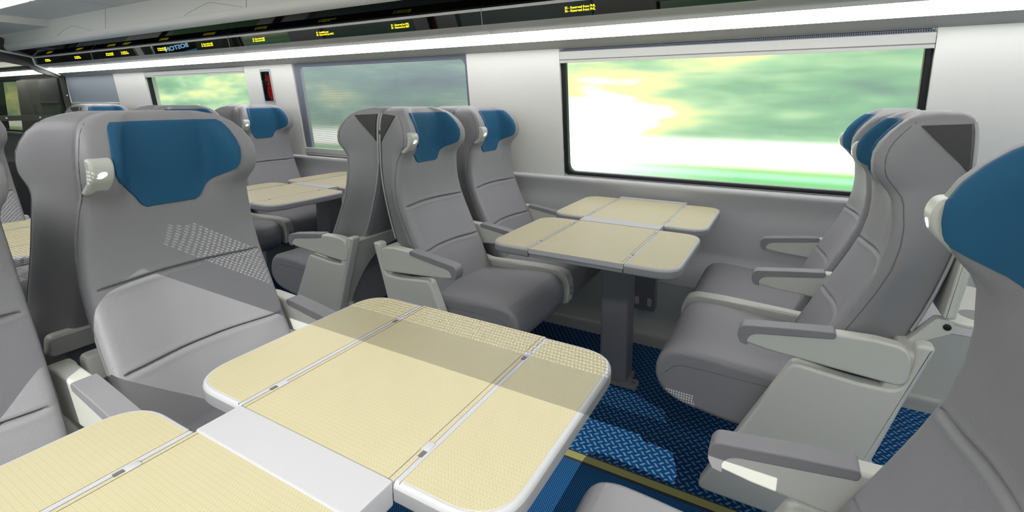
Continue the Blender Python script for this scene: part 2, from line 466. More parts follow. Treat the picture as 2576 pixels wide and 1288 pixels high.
ME = {}
ME['backrest'] = make_backrest(); ME['headrest'] = make_headrest(); ME['piping', 1] = make_piping(1); ME['piping', -1] = make_piping(-1); ME['edging', 1] = make_edging(1); ME['edging', -1] = make_edging(-1)
ME['trim', 1] = make_trim(1); ME['trim', -1] = make_trim(-1)
ME['lamp'] = make_lamp(); ME['lens'] = make_lens(); ME['switch'] = make_switch(); ME['cushion'] = make_cushion(); ME['cseam', 1] = make_cseam(1); ME['cseam', -1] = make_cseam(-1)
for s in (1, -1):
    ME['arm', 'aisle', s] = make_arm(*sorted((s*.222, s*.262))); ME['pad', 'aisle', s] = make_armpad(*sorted((s*.222, s*.262)))
    ME['panel', s] = make_panel(*sorted((s*.218, s*.262))); ME['rear', s] = make_rear(s); ME['strut', s] = make_strut(s)
    ME['arm', 'mid', s] = make_arm(*sorted((s*.232, s*.272))); ME['pad', 'mid', s] = make_armpad(*sorted((s*.232, s*.272)))
    ME['arm', 'wall', s] = make_arm(*sorted((-s*.217, -s*.257))); ME['pad', 'wall', s] = make_armpad(*sorted((-s*.217, -s*.257)))
    ME['console', s] = make_console(*sorted((s*.226, s*.282)))
    ME['socket', s] = make_socket(s*.254, .43); ME['slots', s] = make_slots(s*.254, .43)
ME['pedestal'] = make_pedestal(1)

def seat(label, Xj, Yc, facing, aisle, s, group, tray=False):
    """facing +1/-1 along X; aisle True for the aisle seat; s = +1 when the aisle is on the sitter's left"""
    t = thing('train_seat', label, 'seat', (Xj, Yc, 0), 0 if facing > 0 else math.pi, group)
    link('backrest', ME['backrest'], t); link('headrest_pad', ME['headrest'], t)['label'] = 'blue leather headrest pad'
    link('side_piping', ME['piping', 1], t); link('side_piping', ME['piping', -1], t)
    if aisle or Xj == JD: link('side_trim', ME['trim', s], t); link('back_edging', ME['edging', s], t)
    lp = link('reading_lamp', ME['lamp'], t); link('lamp_lens', ME['lens'], lp); link('lamp_switch', ME['switch'], lp)
    cu = link('seat_cushion', ME['cushion'], t); link('cushion_seam', ME['cseam', 1], cu); link('cushion_seam', ME['cseam', -1], cu)
    if aisle:
        a = link('armrest', ME['arm', 'aisle', s], t); link('armrest_pad', ME['pad', 'aisle', s], a)
        link('side_panel', ME['panel', s], t); link('rear_frame', ME['rear', s], t); link('support_leg', ME['strut', s], t)
    else:
        for k in ('mid', 'wall'):
            a = link('armrest', ME['arm', k, s], t); link('armrest_pad', ME['pad', k, s], a)
        c = link('console', ME['console', s], t); link('power_socket', ME['socket', s], c); link('socket_slots', ME['slots', s], c)
        link('pedestal', ME['pedestal'], t)
    if tray:
        bm = bmesh.new()
        prof = round_poly([(.012, .735), (.036, .735), (.002, .99), (-.022, .99)], .006, 3)
        pillow(bm, prof, -.19, .19, .006)
        tb = obj('folded_tray', bm, M['shell'], t)
        bm = bmesh.new(); pillow(bm, round_poly([(.10, .625), (.10, .655), (.045, .729), (.016, .729), (.006, .712), (.014, .697), (.055, .672)], .006, 4), s*.150, s*.18, .002, 'y', 2)
        h = obj('tray_bracket', bm, M['shell'], t)
        bm = bmesh.new(); disc(bm, (.024, s*.181, .712), (0, s, 0), .008, .008, (0, 0, 1), .002); obj('pivot_hole', bm, M['black'], h)
        bm = bmesh.new(); pillow(bm, round_poly([(-.115, -.17), (.02, -.17), (.02, .17), (-.115, .17)], .04, 5), .712, .722, .003, 'z', 2)
        cs = obj('cup_shelf', bm, M['shell'], t)
        bm = bmesh.new(); disc(bm, (-.055, s*.09, .7215), (0, 0, 1), .04, .04, (1, 0, 0), .0012, 28); obj('cup_recess', bm, M['tableside'], cs)
    return t

YA, YW = 1.675, 2.185            # aisle and window seat centre lines, far side
NA, NW = my(YA), my(YW)
JA, JB, JC, JD = .378, -1.505, -3.388, -5.76
FG = 'grey seats along the far window wall'; NGp = 'grey seats along the near side'
# far side: facing -X -> aisle (toward -Y) is on the sitter's left
seat('grey aisle seat right of the far table, facing left, folded tray on its back', JA, YA, -1, True, 1, FG, tray=True)
seat('grey window seat right of the far table, facing left below the big bright window', JA, YW, -1, False, 1, FG)
seat('grey aisle seat left of the far table, facing right, whole front in view', JB, YA, 1, True, -1, FG)
seat('grey window seat left of the far table, facing right, before the white pier', JB, YW, 1, False, -1, FG)
seat('grey aisle seat seen side on, facing left, dark triangle trim, mid picture', JB, YA, -1, True, 1, FG)
seat('grey window seat facing left, hidden behind the middle back to back aisle seats', JB, YW, -1, False, 1, FG)
seat('grey window seat beyond the distant table, headrest just below the red wall sign', JC, YW, 1, False, -1, FG)
seat('grey aisle seat with only its top showing, middle one peeking over the large front seat', JC, YA, 1, True, -1, FG)
seat('grey aisle seat facing left behind the distant table row, top barely showing', JC, YA, -1, True, 1, FG)
seat('grey window seat facing left, its back to the seat under the red sign', JC, YW, -1, False, 1, FG)
seat('farthest grey window seat facing right beside the closed blue-grey blind', JD, YW, 1, False, -1, FG)
seat('farthest grey seat facing left, dark triangle trim beside the smoked glass partition', JD, YW, -1, False, 1, FG)
# near side: facing +X -> aisle (toward +Y) is on the sitter's left
seat('large grey aisle seat behind the front table, sunlight patch across its backrest', JB, NA, 1, True, 1, NGp)
seat('grey window seat cut off by the left frame edge, facing right behind the front table', JB, NW, 1, False, 1, NGp)
seat('grey aisle seat with its back to the large front seat, facing left', JB, NA, -1, True, -1, NGp)
seat('grey window seat at the left frame edge, facing left behind the cut off seat', JB, NW, -1, False, -1, NGp)
seat('grey aisle seat at the left edge, facing right, behind the glimpsed cream table', JC, NA, 1, True, 1, NGp)
seat('grey window seat of the next row beyond the left edge, facing right', JC, NW, 1, False, 1, NGp)
seat('grey seat cut off by the right frame edge, blue headrest nearest the viewer', JA, NA, -1, True, -1, NGp)

# ------------------------------------------------------------------ tables
ZT = .757
TX0, TX1, TXO = -.1655, .1655, .3265       # seams and outer ends about the table centre
def half_table(t, ya, yb, tag_lab=None):
    """one half of the folding table between ya < yb (local)"""
    bm = bmesh.new(); box(bm, TX0+.001, TX1-.001, ya, yb, ZT-.018, ZT, .0015)
    # deeper tray below the fixed middle
    loft(bm, [[(x, y, ZT-.018-d) for x, y in ((TX0+.004+i, ya+.004+i), (TX1-.004-i, ya+.004+i), (TX1-.004-i, yb-.004-i), (TX0+.004+i, yb-.004-i))] for d, i in ((0, 0), (.012, 0), (.016, .01), (.03, .05))])
    c = obj('centre_panel', bm, [M['table'], M['tableside'], M['white']], t)
    for p in c.data.polygons:
        p.material_index = 0 if (p.normal.z > .9 and p.center.z > ZT-.003) else (2 if p.center.z > ZT-.012 else 1)
    for s in (-1, 1):
        x0, x1 = (TX1, TXO) if s > 0 else (-TXO, TX0)
        rr = .085
        pts = [(x0, ya), (x1, ya), (x1, yb), (x0, yb)]
        rad = [.002, rr, rr, .002] if s > 0 else [rr, .002, .002, rr]
        poly = round_poly(pts, rad, 9)
        bm = bmesh.new()
        loops = [(.010, ZT-.032), (.003, ZT-.031), (0, ZT-.026), (0, ZT-.008), (.0015, ZT-.003), (.004, ZT-.0005), (.006, ZT)]
        sx0 = TX1+.0004 if s > 0 else TX0-.0004
        fix = lambda q, p: (sx0 if abs(p[0]-(TX1 if s > 0 else TX0)) < .003 else q[0], q[1])
        rows = [[bm.verts.new((*fix(q, p), z)) for q, p in zip(inset(poly, d), poly)] for d, z in loops]
        nn = len(poly)
        for a, b in zip(rows, rows[1:]):
            for i in range(nn): bm.faces.new((a[i], a[(i+1) % nn], b[(i+1) % nn], b[i]))
        bm.faces.new(rows[0]); bm.faces.new(rows[-1])
        lf = obj('table_leaf', bm, [M['white'], M['tableside']], t, 60)
        for p in lf.data.polygons:
            if p.center.z < ZT-.009: p.material_index = 1
        ip = inset(poly, .0085)
        # the cream top stops short of the seam, where a white strip runs
        seam = TX1+.005 if s > 0 else TX0-.005
        ip = [(max(p[0], seam+.004) if s > 0 else min(p[0], seam-.004), p[1]) for p in ip]
        bm = bmesh.new(); pillow(bm, ip, ZT-.004, ZT+.0006, .0003, 'z', 1)
        obj('leaf_top', bm, M['table'], lf)
        for yh in (ya+.075, yb-.085):
            sx = TX1 if s > 0 else TX0
            bm = bmesh.new(); box(bm, sx-s*.009 if s > 0 else sx-.004, sx+.004 if s > 0 else sx+.009, yh, yh+.018, ZT-.004, ZT+.0012, .0005)
            h = obj('hinge', bm, M['white'], lf)
            bm = bmesh.new(); box(bm, min(sx-s*.004, sx+s*.003), max(sx-s*.004, sx+s*.003), yh+.019, yh+.031, ZT-.004, ZT+.0009)
            obj('hinge_recess', bm, M['hinge'], lf)
    for s in (-1, 1):     # thin dark joint inside the middle panel
        x = s*(.1655-.0095)
        bm = bmesh.new(); box(bm, x-.0004, x+.0004, ya+.002, yb-.002, ZT-.002, ZT+.0004); obj('joint_line', bm, M['hinge'], t)
def table(label, X, sgn, y_aisle, wall_y, group='folding tables between facing seats'):
    """sgn +1: far side (window toward +Y). Built in local coordinates with +y toward the window, rotated 180 deg for the near side"""
    t = thing('folding_table', label, 'table', (X, y_aisle, 0), 0 if sgn > 0 else math.pi, group)
    L = abs(wall_y-y_aisle)
    y1, y2, y3 = .463, .532, L-.040
    half_table(t, 0, y1); half_table(t, y2, y3)
    bm = bmesh.new(); box(bm, TX0, TX1, y1-.001, y2+.001, ZT-.034, ZT+.003, .003); obj('centre_bar', bm, M['white'], t)
    bm = bmesh.new(); box(bm, TX0, TX1, y3, L, ZT-.03, ZT+.003, .003); obj('wall_bar', bm, M['white'], t)
    bm = bmesh.new(); pillow(bm, round_poly([(-.104, .585), (.02, .585), (.02, .69), (-.104, .69)], .012, 4), .018, ZT-.04, .002, 'z', 1); obj('post', bm, M['post'], t)
    bm = bmesh.new(); pillow(bm, round_poly([(-.16, .567), (.07, .567), (.07, .63), (.03, .635), (.03, .70), (-.16, .70)], .01, 4), 0, .018, .003, 'z', 2); ft = obj('foot_plate', bm, M['tableside'], t)
    bm = bmesh.new(); box(bm, .04, .06, .595, .607, .015, .0188); obj('bolt_slot', bm, M['hinge'], ft)
    bm = bmesh.new(); pillow(bm, round_poly([(-.07, .20), (.045, .20), (.045, ZT-.04), (-.07, ZT-.04)], [.015, .015, 0, 0], 4), L-.075, L-.03, .004); br = obj('wall_bracket', bm, M['post'], t)
    for xx in (-.045, .018):
        bm = bmesh.new(); pillow(bm, round_poly([(xx-.011, .225), (xx+.011, .225), (xx+.011, .268), (xx-.011, .268)], .011, 5), L-.0765, L-.07, .0012); obj('bracket_slot', bm, M['skirt'], br)
    return t
table('cream topped folding table with charcoal post below the big bright window', -.5885, 1, 1.437, 2.484)
table('large sunlit cream folding table filling the foreground', -.5885, -1, my(1.437), my(2.484))
table('distant cream folding table left of the middle back to back seats', -2.4465, 1, 1.437, 2.484)
table('cream folding table glimpsed between the seats at the left frame edge', -2.4465, -1, my(1.437), my(2.484))

# ------------------------------------------------------------------ shell of the car
XL, XR = -10.2, 3.1
WB, WT = (2.51, .838), (2.426, 1.521)      # white wall: bottom and top (Y, z)
SL = (WT[0]-WB[0])/(WT[1]-WB[1])
def wy(z): return WB[0]+SL*(z-WB[1])
WIN = [(1.05, 2.585), (-1.094, .442), (-3.235, -1.683), (-5.377, -3.818), (-7.13, -5.985), (-10.1, -8.42)]
WINN = [(a if abs(a+1.094) > .001 else -1.112, b) for a, b in WIN]     # viewer side
ZW0, ZW1 = .840, WT[1]
def profile_strip(bm, pts, x0, x1, fy=lambda y: y):
    rows = [[(x, fy(y), z) for y, z in pts] for x in (x0, x1)]
    loft(bm, rows, cap=False, closed=False)
def slab(bm, pts, x0, x1, fy, thick):
    """closed profile: front pts then pushed outwards by thick in Y"""
    loop = list(pts)+[(y+thick, z) for y, z in reversed(pts)]
    loft(bm, [[(x, fy(y), z) for y, z in loop] for x in (x0, x1)])
ident = lambda y: y
for side, fy in (('far', ident), ('near', my)):
    bm = bmesh.new(); edges = sorted(WIN if side == 'far' else WINN); x = XL
    for a, b in edges+[(XR, None)]:
        zs = [ZW0-.003, WT[1]]
        if a-x > .01: slab(bm, [(wy(z), z) for z in zs], x, a, fy, .09)
        if b is not None: x = b
    struct('wall_'+side, bm, M['wall'])
    bm = bmesh.new()
    dado = [(2.452, .345), (2.466, .372), (2.485, .415), (2.505, .470), (2.513, .5), (2.515, .52), (2.512, .70), (2.508, .79), (2.500, .806), (2.4965, .818), (2.497, .828), (2.503, .836), (2.52, .841), (2.60, .8425)]
    slab(bm, dado, XL, XR, fy, .12); struct('wall_'+side+'_dado', bm, M['dado'], angle=60)
    bm = bmesh.new(); slab(bm, [(2.447, .04), (2.45, .06), (2.451, .343)], XL, XR, fy, .2); struct('wall_'+side+'_skirting', bm, M['skirt'])
    bm = bmesh.new(); slab(bm, [(2.432, 0), (2.433, .012), (2.439, .028), (2.438, .05), (2.447, .062), (2.452, .064)], XL, XR, fy, .1); struct('baseboard_'+side, bm, M['base'], angle=60)
    # cove, light slot, display lip, soffit, rolled edge, bulkhead
    cove_low = [(2.426, 1.5205), (2.40, 1.538), (2.366, 1.5575)]
    bm = bmesh.new(); slab(bm, cove_low, XL, XR, fy, .0); bm.free()
    def closed(name, pts, m, x0=XL, x1=XR, st=True, angle=50):
        b2 = bmesh.new(); loft(b2, [[(xx, fy(y), z) for y, z in pts] for xx in (x0, x1)])
        return struct(name, b2, m, angle=angle) if st else obj(name, b2, m, angle=angle)
    k = 1 if side == 'far' else 6
    closed('trim_%d' % k, [(2.426, 1.5205), (2.40, 1.538), (2.366, 1.5575), (2.366, 1.578), (2.455, 1.578), (2.455, 1.556), (2.44, 1.5205)], M['cove'])
    closed('trim_%d' % (k+1), [(2.296, 1.600), (2.265, 1.611), (2.233, 1.6205), (2.2295, 1.6245), (2.205, 1.631), (2.2005, 1.6365), (2.24, 1.65), (2.296, 1.62)], M['cove'])
    ls = closed('light_strip', [(2.366, 1.557), (2.333, 1.579), (2.296, 1.600), (2.31, 1.61), (2.37, 1.575)], M['light'], st=False)
    tag(ls, 'long glowing white light strip running under the rack above the far windows' if side == 'far' else 'long white light strip above the viewer side windows, outside the frame', 'light')
    closed('trim_%d' % (k+2), [(2.1895, 1.7025), (2.1885, 1.7165), (2.192, 1.7175), (2.22, 1.716), (2.22, 1.70)], M['lip'])
    closed('trim_%d' % (k+3), [(2.192, 1.7175), (2.181, 1.7195), (2.168, 1.7225), (2.166, 1.7215), (2.018, 1.7615), (2.03, 1.79), (2.22, 1.79), (2.22, 1.7175)], M['soffit'], angle=20)
    rp = [(2.012, 1.7615)]+[(2.012-.030*math.sin(a)-.012*math.sin(a)**2, 1.7615+.036*(1-math.cos(a))) for a in [math.pi/2*j/8 for j in range(1, 9)]]+[(1.967, 1.812), (1.970, 1.8295), (1.9725, 1.8315), (1.974, 1.8315), (1.987, 1.99), (2.06, 1.99), (2.06, 1.79)]
    closed('trim_%d' % (k+4), rp, M['roll'], angle=35)

bm = bmesh.new(); box(bm, XL, XR, -.35, 2.68, -.06, 0); struct('floor', bm, M['dots'])
bm = bmesh.new(); box(bm, XL, XR, 1.5297, 2.46, -.001, .0015); struct('floor_window_side', bm, M['carpet'])
bm = bmesh.new(); box(bm, XL, XR, my(2.46), my(1.5297), -.001, .0015); struct('floor_near_side', bm, M['carpet'])
for k, fy in ((11, ident), (13, my)):
    bm = bmesh.new(); y0, y1 = sorted((fy(1.4827), fy(1.5297))); box(bm, XL, XR, y0, y1, -.001, .002); struct('trim_%d' % k, bm, M['brown'])
    bm = bmesh.new(); y0, y1 = sorted((fy(1.4911), fy(1.5225))); box(bm, XL, XR, y0, y1, 0, .0028); struct('trim_%d' % (k+1), bm, M['olive'])
bm = bmesh.new(); box(bm, -6.02, XR, my(2.06), 2.06, 1.988, 2.06); struct('ceiling', bm, M['ceil'])
bm = bmesh.new(); box(bm, XL, -6.02, my(1.99), 1.99, 1.928, 2.06); struct('ceiling_vestibule', bm, M['ceil'])
# outer roof above the racks, ends
for fy in (ident, my):
    y0, y1 = sorted((fy(2.0), fy(2.68))); bm = bmesh.new(); box(bm, XL, XR, y0, y1, 1.80, 2.06); struct('ceiling_side', bm, M['roll'])
    y0, y1 = sorted((fy(2.45), fy(2.465))); bm = bmesh.new(); box(bm, XL, XR, y0, y1, 1.572, 1.82); struct('wall_outer_top', bm, M['roll'])
bm = bmesh.new(); box(bm, XR-.02, XR+.05, -.4, 2.75, -.05, 2.06); struct('wall_right', bm, M['wall'])
bm = bmesh.new(); box(bm, XL-.05, XL+.02, -.4, 2.75, -.05, 2.06); struct('wall_left', bm, M['frame'])
# ceiling light panels along the aisle
for x0, x1 in ((-5.9, -4.72), (-4.66, -2.8), (-2.74, -.9), (-.84, 1.0), (1.06, 2.9)):
    bm = bmesh.new()
    loft(bm, [[(x, y, z) for x, y in ((x0+i, YC-.30+i), (x1-i, YC-.30+i), (x1-i, YC+.30-i), (x0+i, YC+.30-i))] for z, i in ((1.958, .02), (1.956, 0), (1.94, 0), (1.93, .03))])
    o = obj('ceiling_light', bm, [M['ceil_light'], M['uplight']])
    for p in o.data.polygons:
        if p.normal.z > .9: p.material_index = 1
    bm = bmesh.new()
    for xx in (x0+.25, x1-.25): box(bm, xx-.01, xx+.01, YC-.2, YC+.2, 1.957, 1.99)
    obj('hanger', bm, M['white'], o)
    tag(o, 'white glowing light panel along the middle of the ceiling', 'light', 'ceiling light panels over the aisle')

# panel seams
bm = bmesh.new()
for X in (-1.4207, -3.602, -5.783, .72):
    pts = [(2.428, 1.520), (2.40, 1.5375), (2.366, 1.557)]
    tube(bm, [(X, y-.001, z) for y, z in pts], .0022, 5)
    tube(bm, [(X, y-.001, z) for y, z in ((2.296, 1.600), (2.265, 1.611), (2.233, 1.6205))], .0022, 5)
    tube(bm, [(X, y-.0015, z) for y, z in ((2.2305, 1.6215), (2.202, 1.633), (2.2, 1.637), (2.1885, 1.7025), (2.1880, 1.7165))], .0022, 5)
struct('trim_15', bm, M['white'])
bm = bmesh.new()
for X in (-4.905, -3.029, -1.152):
    tube(bm, [(X, 1.9735+(z-1.8315)*.082-.0005, z) for z in (1.8315, 1.99)], .0022, 5)
for xa in (-5.56, -3.47, -1.4):           # access hatches outlined on the bulkhead
    P = [(-.27, 1.836), (-.225, 1.852), (0, 1.8985), (.05, 1.8985), (.40, 1.836)]
    tube(bm, [(xa+dx, 1.9735+(z-1.8315)*.082-.0003, z) for dx, z in P], .0016, 5)
struct('trim_16', bm, M['edging'])
bm = bmesh.new(); box(bm, -4.69, -4.685, my(1.98), 1.98, 1.9865, 1.989); box(bm, -2.80, -2.795, my(1.98), 1.98, 1.9865, 1.989); struct('trim_17', bm, M['white'])

# ------------------------------------------------------------------ windows and blinds
def window(n, x0, x1, fy):
    bm = bmesh.new()
    def W(x, z, off): return (x, fy(wy(z)+off), z)
    zo0, zo1 = .846, ZW1+(0 if fy is ident else .03)
    outer = round_poly([(x0+.002, zo0), (x1-.002, zo0), (x1-.002, zo1), (x0+.002, zo1)], .02, 4)
    inner = round_poly([(x0+.026, zo0+.018), (x1-.026, zo0+.018), (x1-.026, zo1-(.025 if fy is ident else -.012)), (x0+.026, zo1-(.025 if fy is ident else -.012))], .05, 8)
    outer = round_poly([(x0+.002, zo0), (x1-.002, zo0), (x1-.002, zo1), (x0+.002, zo1)], .02, 8)
    loops = [(outer, .045), (outer, .018), (inset(outer, .006), .013), (inset(inner, -.006), .013), (inner, .018), (inner, .045)]
    rows = [[bm.verts.new(W(p[0], p[1], o)) for p in L] for L, o in loops]
    nn = len(outer)
    for a, b in zip(rows, rows[1:]+rows[:1]):
        for i in range(nn): bm.faces.new((a[i], a[(i+1) % nn], b[(i+1) % nn], b[i]))
    f = struct('window_%d' % n, bm, M['rubber'], angle=50)
    bm = bmesh.new()
    g = inset(inner, -.004)
    loft(bm, [[W(p[0], p[1], .030) for p in g], [W(p[0], p[1], .034) for p in g]])
    obj('window_pane', bm, M['pane'], f)
def blind(label, x0, x1, zbar, hbar, fy, solid=False, cassette=False):
    t = thing('window_blind', label, 'blind', (0, 0, 0), 0, 'roller blinds at the windows')
    def W(x, z, off): return (x, fy(wy(z)+off), z)
    zt = zbar+hbar
    if ZW1-zt > .004:
        bm = bmesh.new()
        loft(bm, [[W(x0+.004, z, .008), W(x1-.004, z, .008)] for z in (zt-.004, ZW1+.004)], cap=False, closed=False)
        fb = obj('mesh_fabric', bm, M['opaque_fabric'] if solid else M['fabric'], t); fb['label'] = 'perforated blue-grey blind fabric' if not solid else 'plain blue-grey blind fabric'
    bm = bmesh.new()
    pr = [(.010, zt), (-.002, zt), (-.0045, zt-.003), (-.0035, zbar+hbar*.32), (.004, zbar+hbar*.29), (.004, zbar+hbar*.26), (-.003, zbar+hbar*.23), (-.002, zbar), (.010, zbar)]
    loft(bm, [[(x, fy(wy(z)+o), z) for o, z in pr] for x in (x0+.003, x1-.003)])
    obj('bottom_bar', bm, M['bar'], t, 25)
for k, (a, b) in enumerate(WIN):
    window(k+1, a, b, ident)
    if a > -8: window(k+7, *WINN[k], my)
blind('raised roller blind with white bar at the top of the big bright window', -1.094, .442, 1.447, .057, ident)
blind('fully lowered perforated blind behind the middle back to back seats', -3.235, -1.683, .846, .055, ident)
blind('raised roller blind at the window left of the red wall sign', -5.377, -3.818, 1.471, .047, ident)
blind('plain blue-grey blind lowered halfway beside the smoked glass partition', -7.125, -5.985, 1.206, .03, ident, solid=True)
blind('part lowered perforated blind on the viewer side, throwing dotted sunlight on the front table', -1.112, .442, 1.348, .07, my)
blind('lowered perforated blind on the viewer side, beside the table at the left edge', -3.235, -1.683, 1.05, .06, my)
blind('lowered perforated blind on the viewer side beyond the left frame edge', -5.377, -3.818, .95, .06, my)

# red sign plates between the windows
for fy, lab in ((ident, 'small white framed black and red sign plate on the far wall between two windows'), (my, 'small black and red sign plate on the viewer side wall, seen only mirrored')):
    t = thing('wall_sign', lab, 'sign')
    def W(x, z, off): return (x, fy(wy(z)-off), z)
    def plate(bm, poly, o0, o1):
        loft(bm, [[W(p[0], p[1], o0) for p in poly], [W(p[0], p[1], o1) for p in poly], [W(p[0], p[1], o1+.001) for p in inset(poly, .0012)]])
    bm = bmesh.new(); plate(bm, round_poly([(-3.617, 1.236), (-3.489, 1.236), (-3.489, 1.494), (-3.617, 1.494)], .014, 5), -.004, .006); obj('sign_frame', bm, M['white'], t)
    bm = bmesh.new(); plate(bm, round_poly([(-3.605, 1.252), (-3.502, 1.252), (-3.502, 1.474), (-3.605, 1.474)], .004, 3), .004, .0078); fc = obj('sign_face', bm, M['gloss'], t)
    # red graphic: reading downward along the right half of the plate
    G = [[(-3.552, 1.446), (-3.503, 1.436), (-3.503, 1.366), (-3.548, 1.366), (-3.548, 1.378), (-3.518, 1.38), (-3.518, 1.402), (-3.556, 1.404), (-3.556, 1.418), (-3.532, 1.424)],
         [(-3.549, 1.358), (-3.503, 1.358), (-3.503, 1.27), (-3.512, 1.258), (-3.522, 1.258), (-3.536, 1.27), (-3.549, 1.30)]]
    for g in G:
        bm = bmesh.new(); plate(bm, g, .0070, .0090); obj('red_graphic', bm, M['red'], fc)
    bm = bmesh.new(); plate(bm, [(-3.529, 1.342), (-3.521, 1.342), (-3.521, 1.285), (-3.529, 1.30)], .0072, .0100); obj('graphic_slot', bm, M['screen'], fc)

# ------------------------------------------------------------------ reservation displays
def text_mesh(txt, size, bold=.0, align='LEFT', spacing=1.0):
    cu = bpy.data.curves.new('txt', 'FONT'); cu.body = txt; cu.size = size; cu.align_x = align
    cu.extrude = .0004; cu.offset = bold; cu.space_line = spacing
    o = bpy.data.objects.new('txt', cu); COL.objects.link(o)
    bpy.context.view_layer.update()
    me = bpy.data.meshes.new_from_object(o.evaluated_get(bpy.context.evaluated_depsgraph_get()))
    bpy.data.objects.remove(o); bpy.data.curves.remove(cu)
    return me
NF = Vector((0, -.987, -.159)).normalized()          # fascia normal (aisle side, slightly down)
UP = Vector((0, -.159, .987)).normalized()
def fascia(name, x0, x1, texts, label, fy=ident):
    bm = bmesh.new(); loft(bm, [[(x, fy(y), z) for y, z in ((2.2003, 1.6365), (2.1895, 1.7025), (2.205, 1.7025), (2.215, 1.6365))] for x in (x0, x1)])
    t = obj(name, bm, M['gloss'], None, 20); tag(t, label, 'display', 'seat reservation displays under the rack')
    for X, body in texts:
        me = text_mesh(body, .0152, .0003, 'LEFT', .92); me.materials.append(M['amber'])
        xs = [v.co.x for v in me.vertices]; ys = [v.co.y for v in me.vertices]
        sx = 1.0
        rot = Matrix((Vector((1, 0, 0)), UP, NF)).transposed().to_4x4() if fy is ident else Matrix((Vector((-1, 0, 0)), Vector((0, .159, .987)).normalized(), Vector((0, .987, -.159)).normalized())).transposed().to_4x4()
        o = link('reservation_text', me, t)
        c = Vector((X, fy(2.1946), 1.6705))+(NF*.0006 if fy is ident else Vector((0, .0006, 0)))
        o.matrix_local = Matrix.Translation(c) @ rot @ Matrix.Translation((-min(xs), -(min(ys)+max(ys))/2, 0))
fascia('reservation_display', -1.4185, .718, [(-.962, '35 - Reserved from PHL\n36 - Reserved from PHL'), (.10, '39 - Available seat\n40 - Available seat')],
       'black glass display strip reading 35 and 36 Reserved from PHL')
fascia('reservation_display', -3.600, -1.423, [(-2.036, '31 - Reserved to PHL\n32 - Reserved to BBY'), (-2.666, '27 - Available seat\n28 - Reserved from NYC'), (-3.321, '23 - Reserved to BBY\n24 - Reserved to BBY')],
       'black glass display strip above the lowered mesh blind with three amber seat messages')
fascia('reservation_display', -5.781, -3.604, [(-3.955, '19 - Reserved from PHL\n20 - Reserved from PHL'), (-4.593, '15 - Reserved to BBY\n16 - Reserved to BBY'), (-5.214, '11 - Available seat\n12 - Reserved to PHL'), (-5.498, '07 - Reserved to NYC\n08 - Reserved to NYC')],
       'black glass display strip mirroring the blue word BOSTON')
fascia('reservation_display', -7.14, -5.785, [(-6.150, '05 - Available seat\n06 - Reserved to PHL'), (-6.851, '01 - Available seat\n02 - Reserved to PHL')],
       'shortest black glass display strip, ending at the smoked glass partition')
fascia('reservation_display', -7.14, .718, [], 'black glass display strip above the viewer side windows, outside the frame', my)

# ------------------------------------------------------------------ partition at the far end with its destination screen
XP = -7.15
def sec(off=0):     # inner cross-section of the car on the far half, from floor up to the centre
    return [(2.432, 0), (2.45, .34), (2.513, .5), (2.509, .84), (2.426, 1.5205), (2.366, 1.5575), (2.23, 1.621), (2.2005, 1.6365), (2.19, 1.7165), (2.018, 1.7615), (1.93, 1.79), (1.7, 1.83), (YC, 1.85)]
full = sec()+[(my(y), z) for y, z in reversed(sec()[:-1])]
bmf = bmesh.new()
t = thing('glass_partition', 'smoked glass partition with dark frame across the far end of the car', 'partition')
def yzplate(bm, poly, x0, x1):
    loft(bm, [[(x, y, z) for y, z in poly] for x in (x0, x1)])
# frame bars: outer band following the section, mid rail, mullion
def band(bm, pts, w, x0, x1):
    # strip of width w inside an open polyline (inner side toward the car centre)
    inn = []
    for i, p in enumerate(pts):
        a = Vector(pts[max(i-1, 0)]); c = Vector(pts[min(i+1, len(pts)-1)]); d = (c-a).normalized(); n = Vector((-d.y, d.x))
        inn.append(tuple(Vector(p)+n*w))
    loop_rows = []
    for i in range(len(pts)):
        p, q = pts[i], inn[i]
        loop_rows.append([(x0, p[0], p[1]), (x1, p[0], p[1]), (x1, q[0], q[1]), (x0, q[0], q[1])])
    loft(bm, loop_rows)
bm = bmesh.new()
sp = [(2.430, .02), (2.449, .34), (2.512, .5), (2.508, .84), (2.46, 1.24), (2.436, 1.52), (2.41, 1.545), (2.31, 1.592), (2.25, 1.625)]
band(bm, sp, .055, XP-.02, XP+.02)
top = [(2.185, 1.70), (1.85, 1.765), (1.5, 1.80), (YC, 1.81)]
band(bm, top, .09, XP-.02, XP+.02)
box(bm, XP-.02, XP+.02, 1.45, 2.47, 1.045, 1.10); box(bm, XP-.02, XP+.02, 1.45, 2.45, .0, .62); box(bm, XP-.02, XP+.02, 1.40, 1.47, 0, 1.8)
box(bm, XP-.02, XP+.02, my(1.47), my(1.40), 0, 1.8); box(bm, XP-.02, XP+.02, my(2.43), my(1.47), 0, .62); band(bm, [(my(y), z) for y, z in reversed(sp)], .055, XP-.02, XP+.02)
for fy in (ident, my): yzplate(bm, [(fy(y), z) for y, z in ((2.30, 1.60), (2.24, 1.63), (2.205, 1.645), (2.187, 1.7185), (2.10, 1.735), (2.13, 1.66), (2.15, 1.60), (2.23, 1.555), (2.30, 1.53))], XP-.0185, XP+.0215)
obj('partition_frame', bm, M['frame'], t, 30)
bm = bmesh.new()
yzplate(bm, [(YC, 1.78), (YC, 1.90), (1.96, 1.90), (2.18, 1.7165), (2.18, 1.70), (1.85, 1.765)], XP-.018, XP+.018); yzplate(bm, [(my(y), z) for y, z in ((YC, 1.78), (YC, 1.93), (1.96, 1.90), (2.18, 1.7165), (2.18, 1.70), (1.85, 1.765))], XP-.018, XP+.018)
obj('header_panel', bm, M['frame'], t, 30)
bm = bmesh.new()
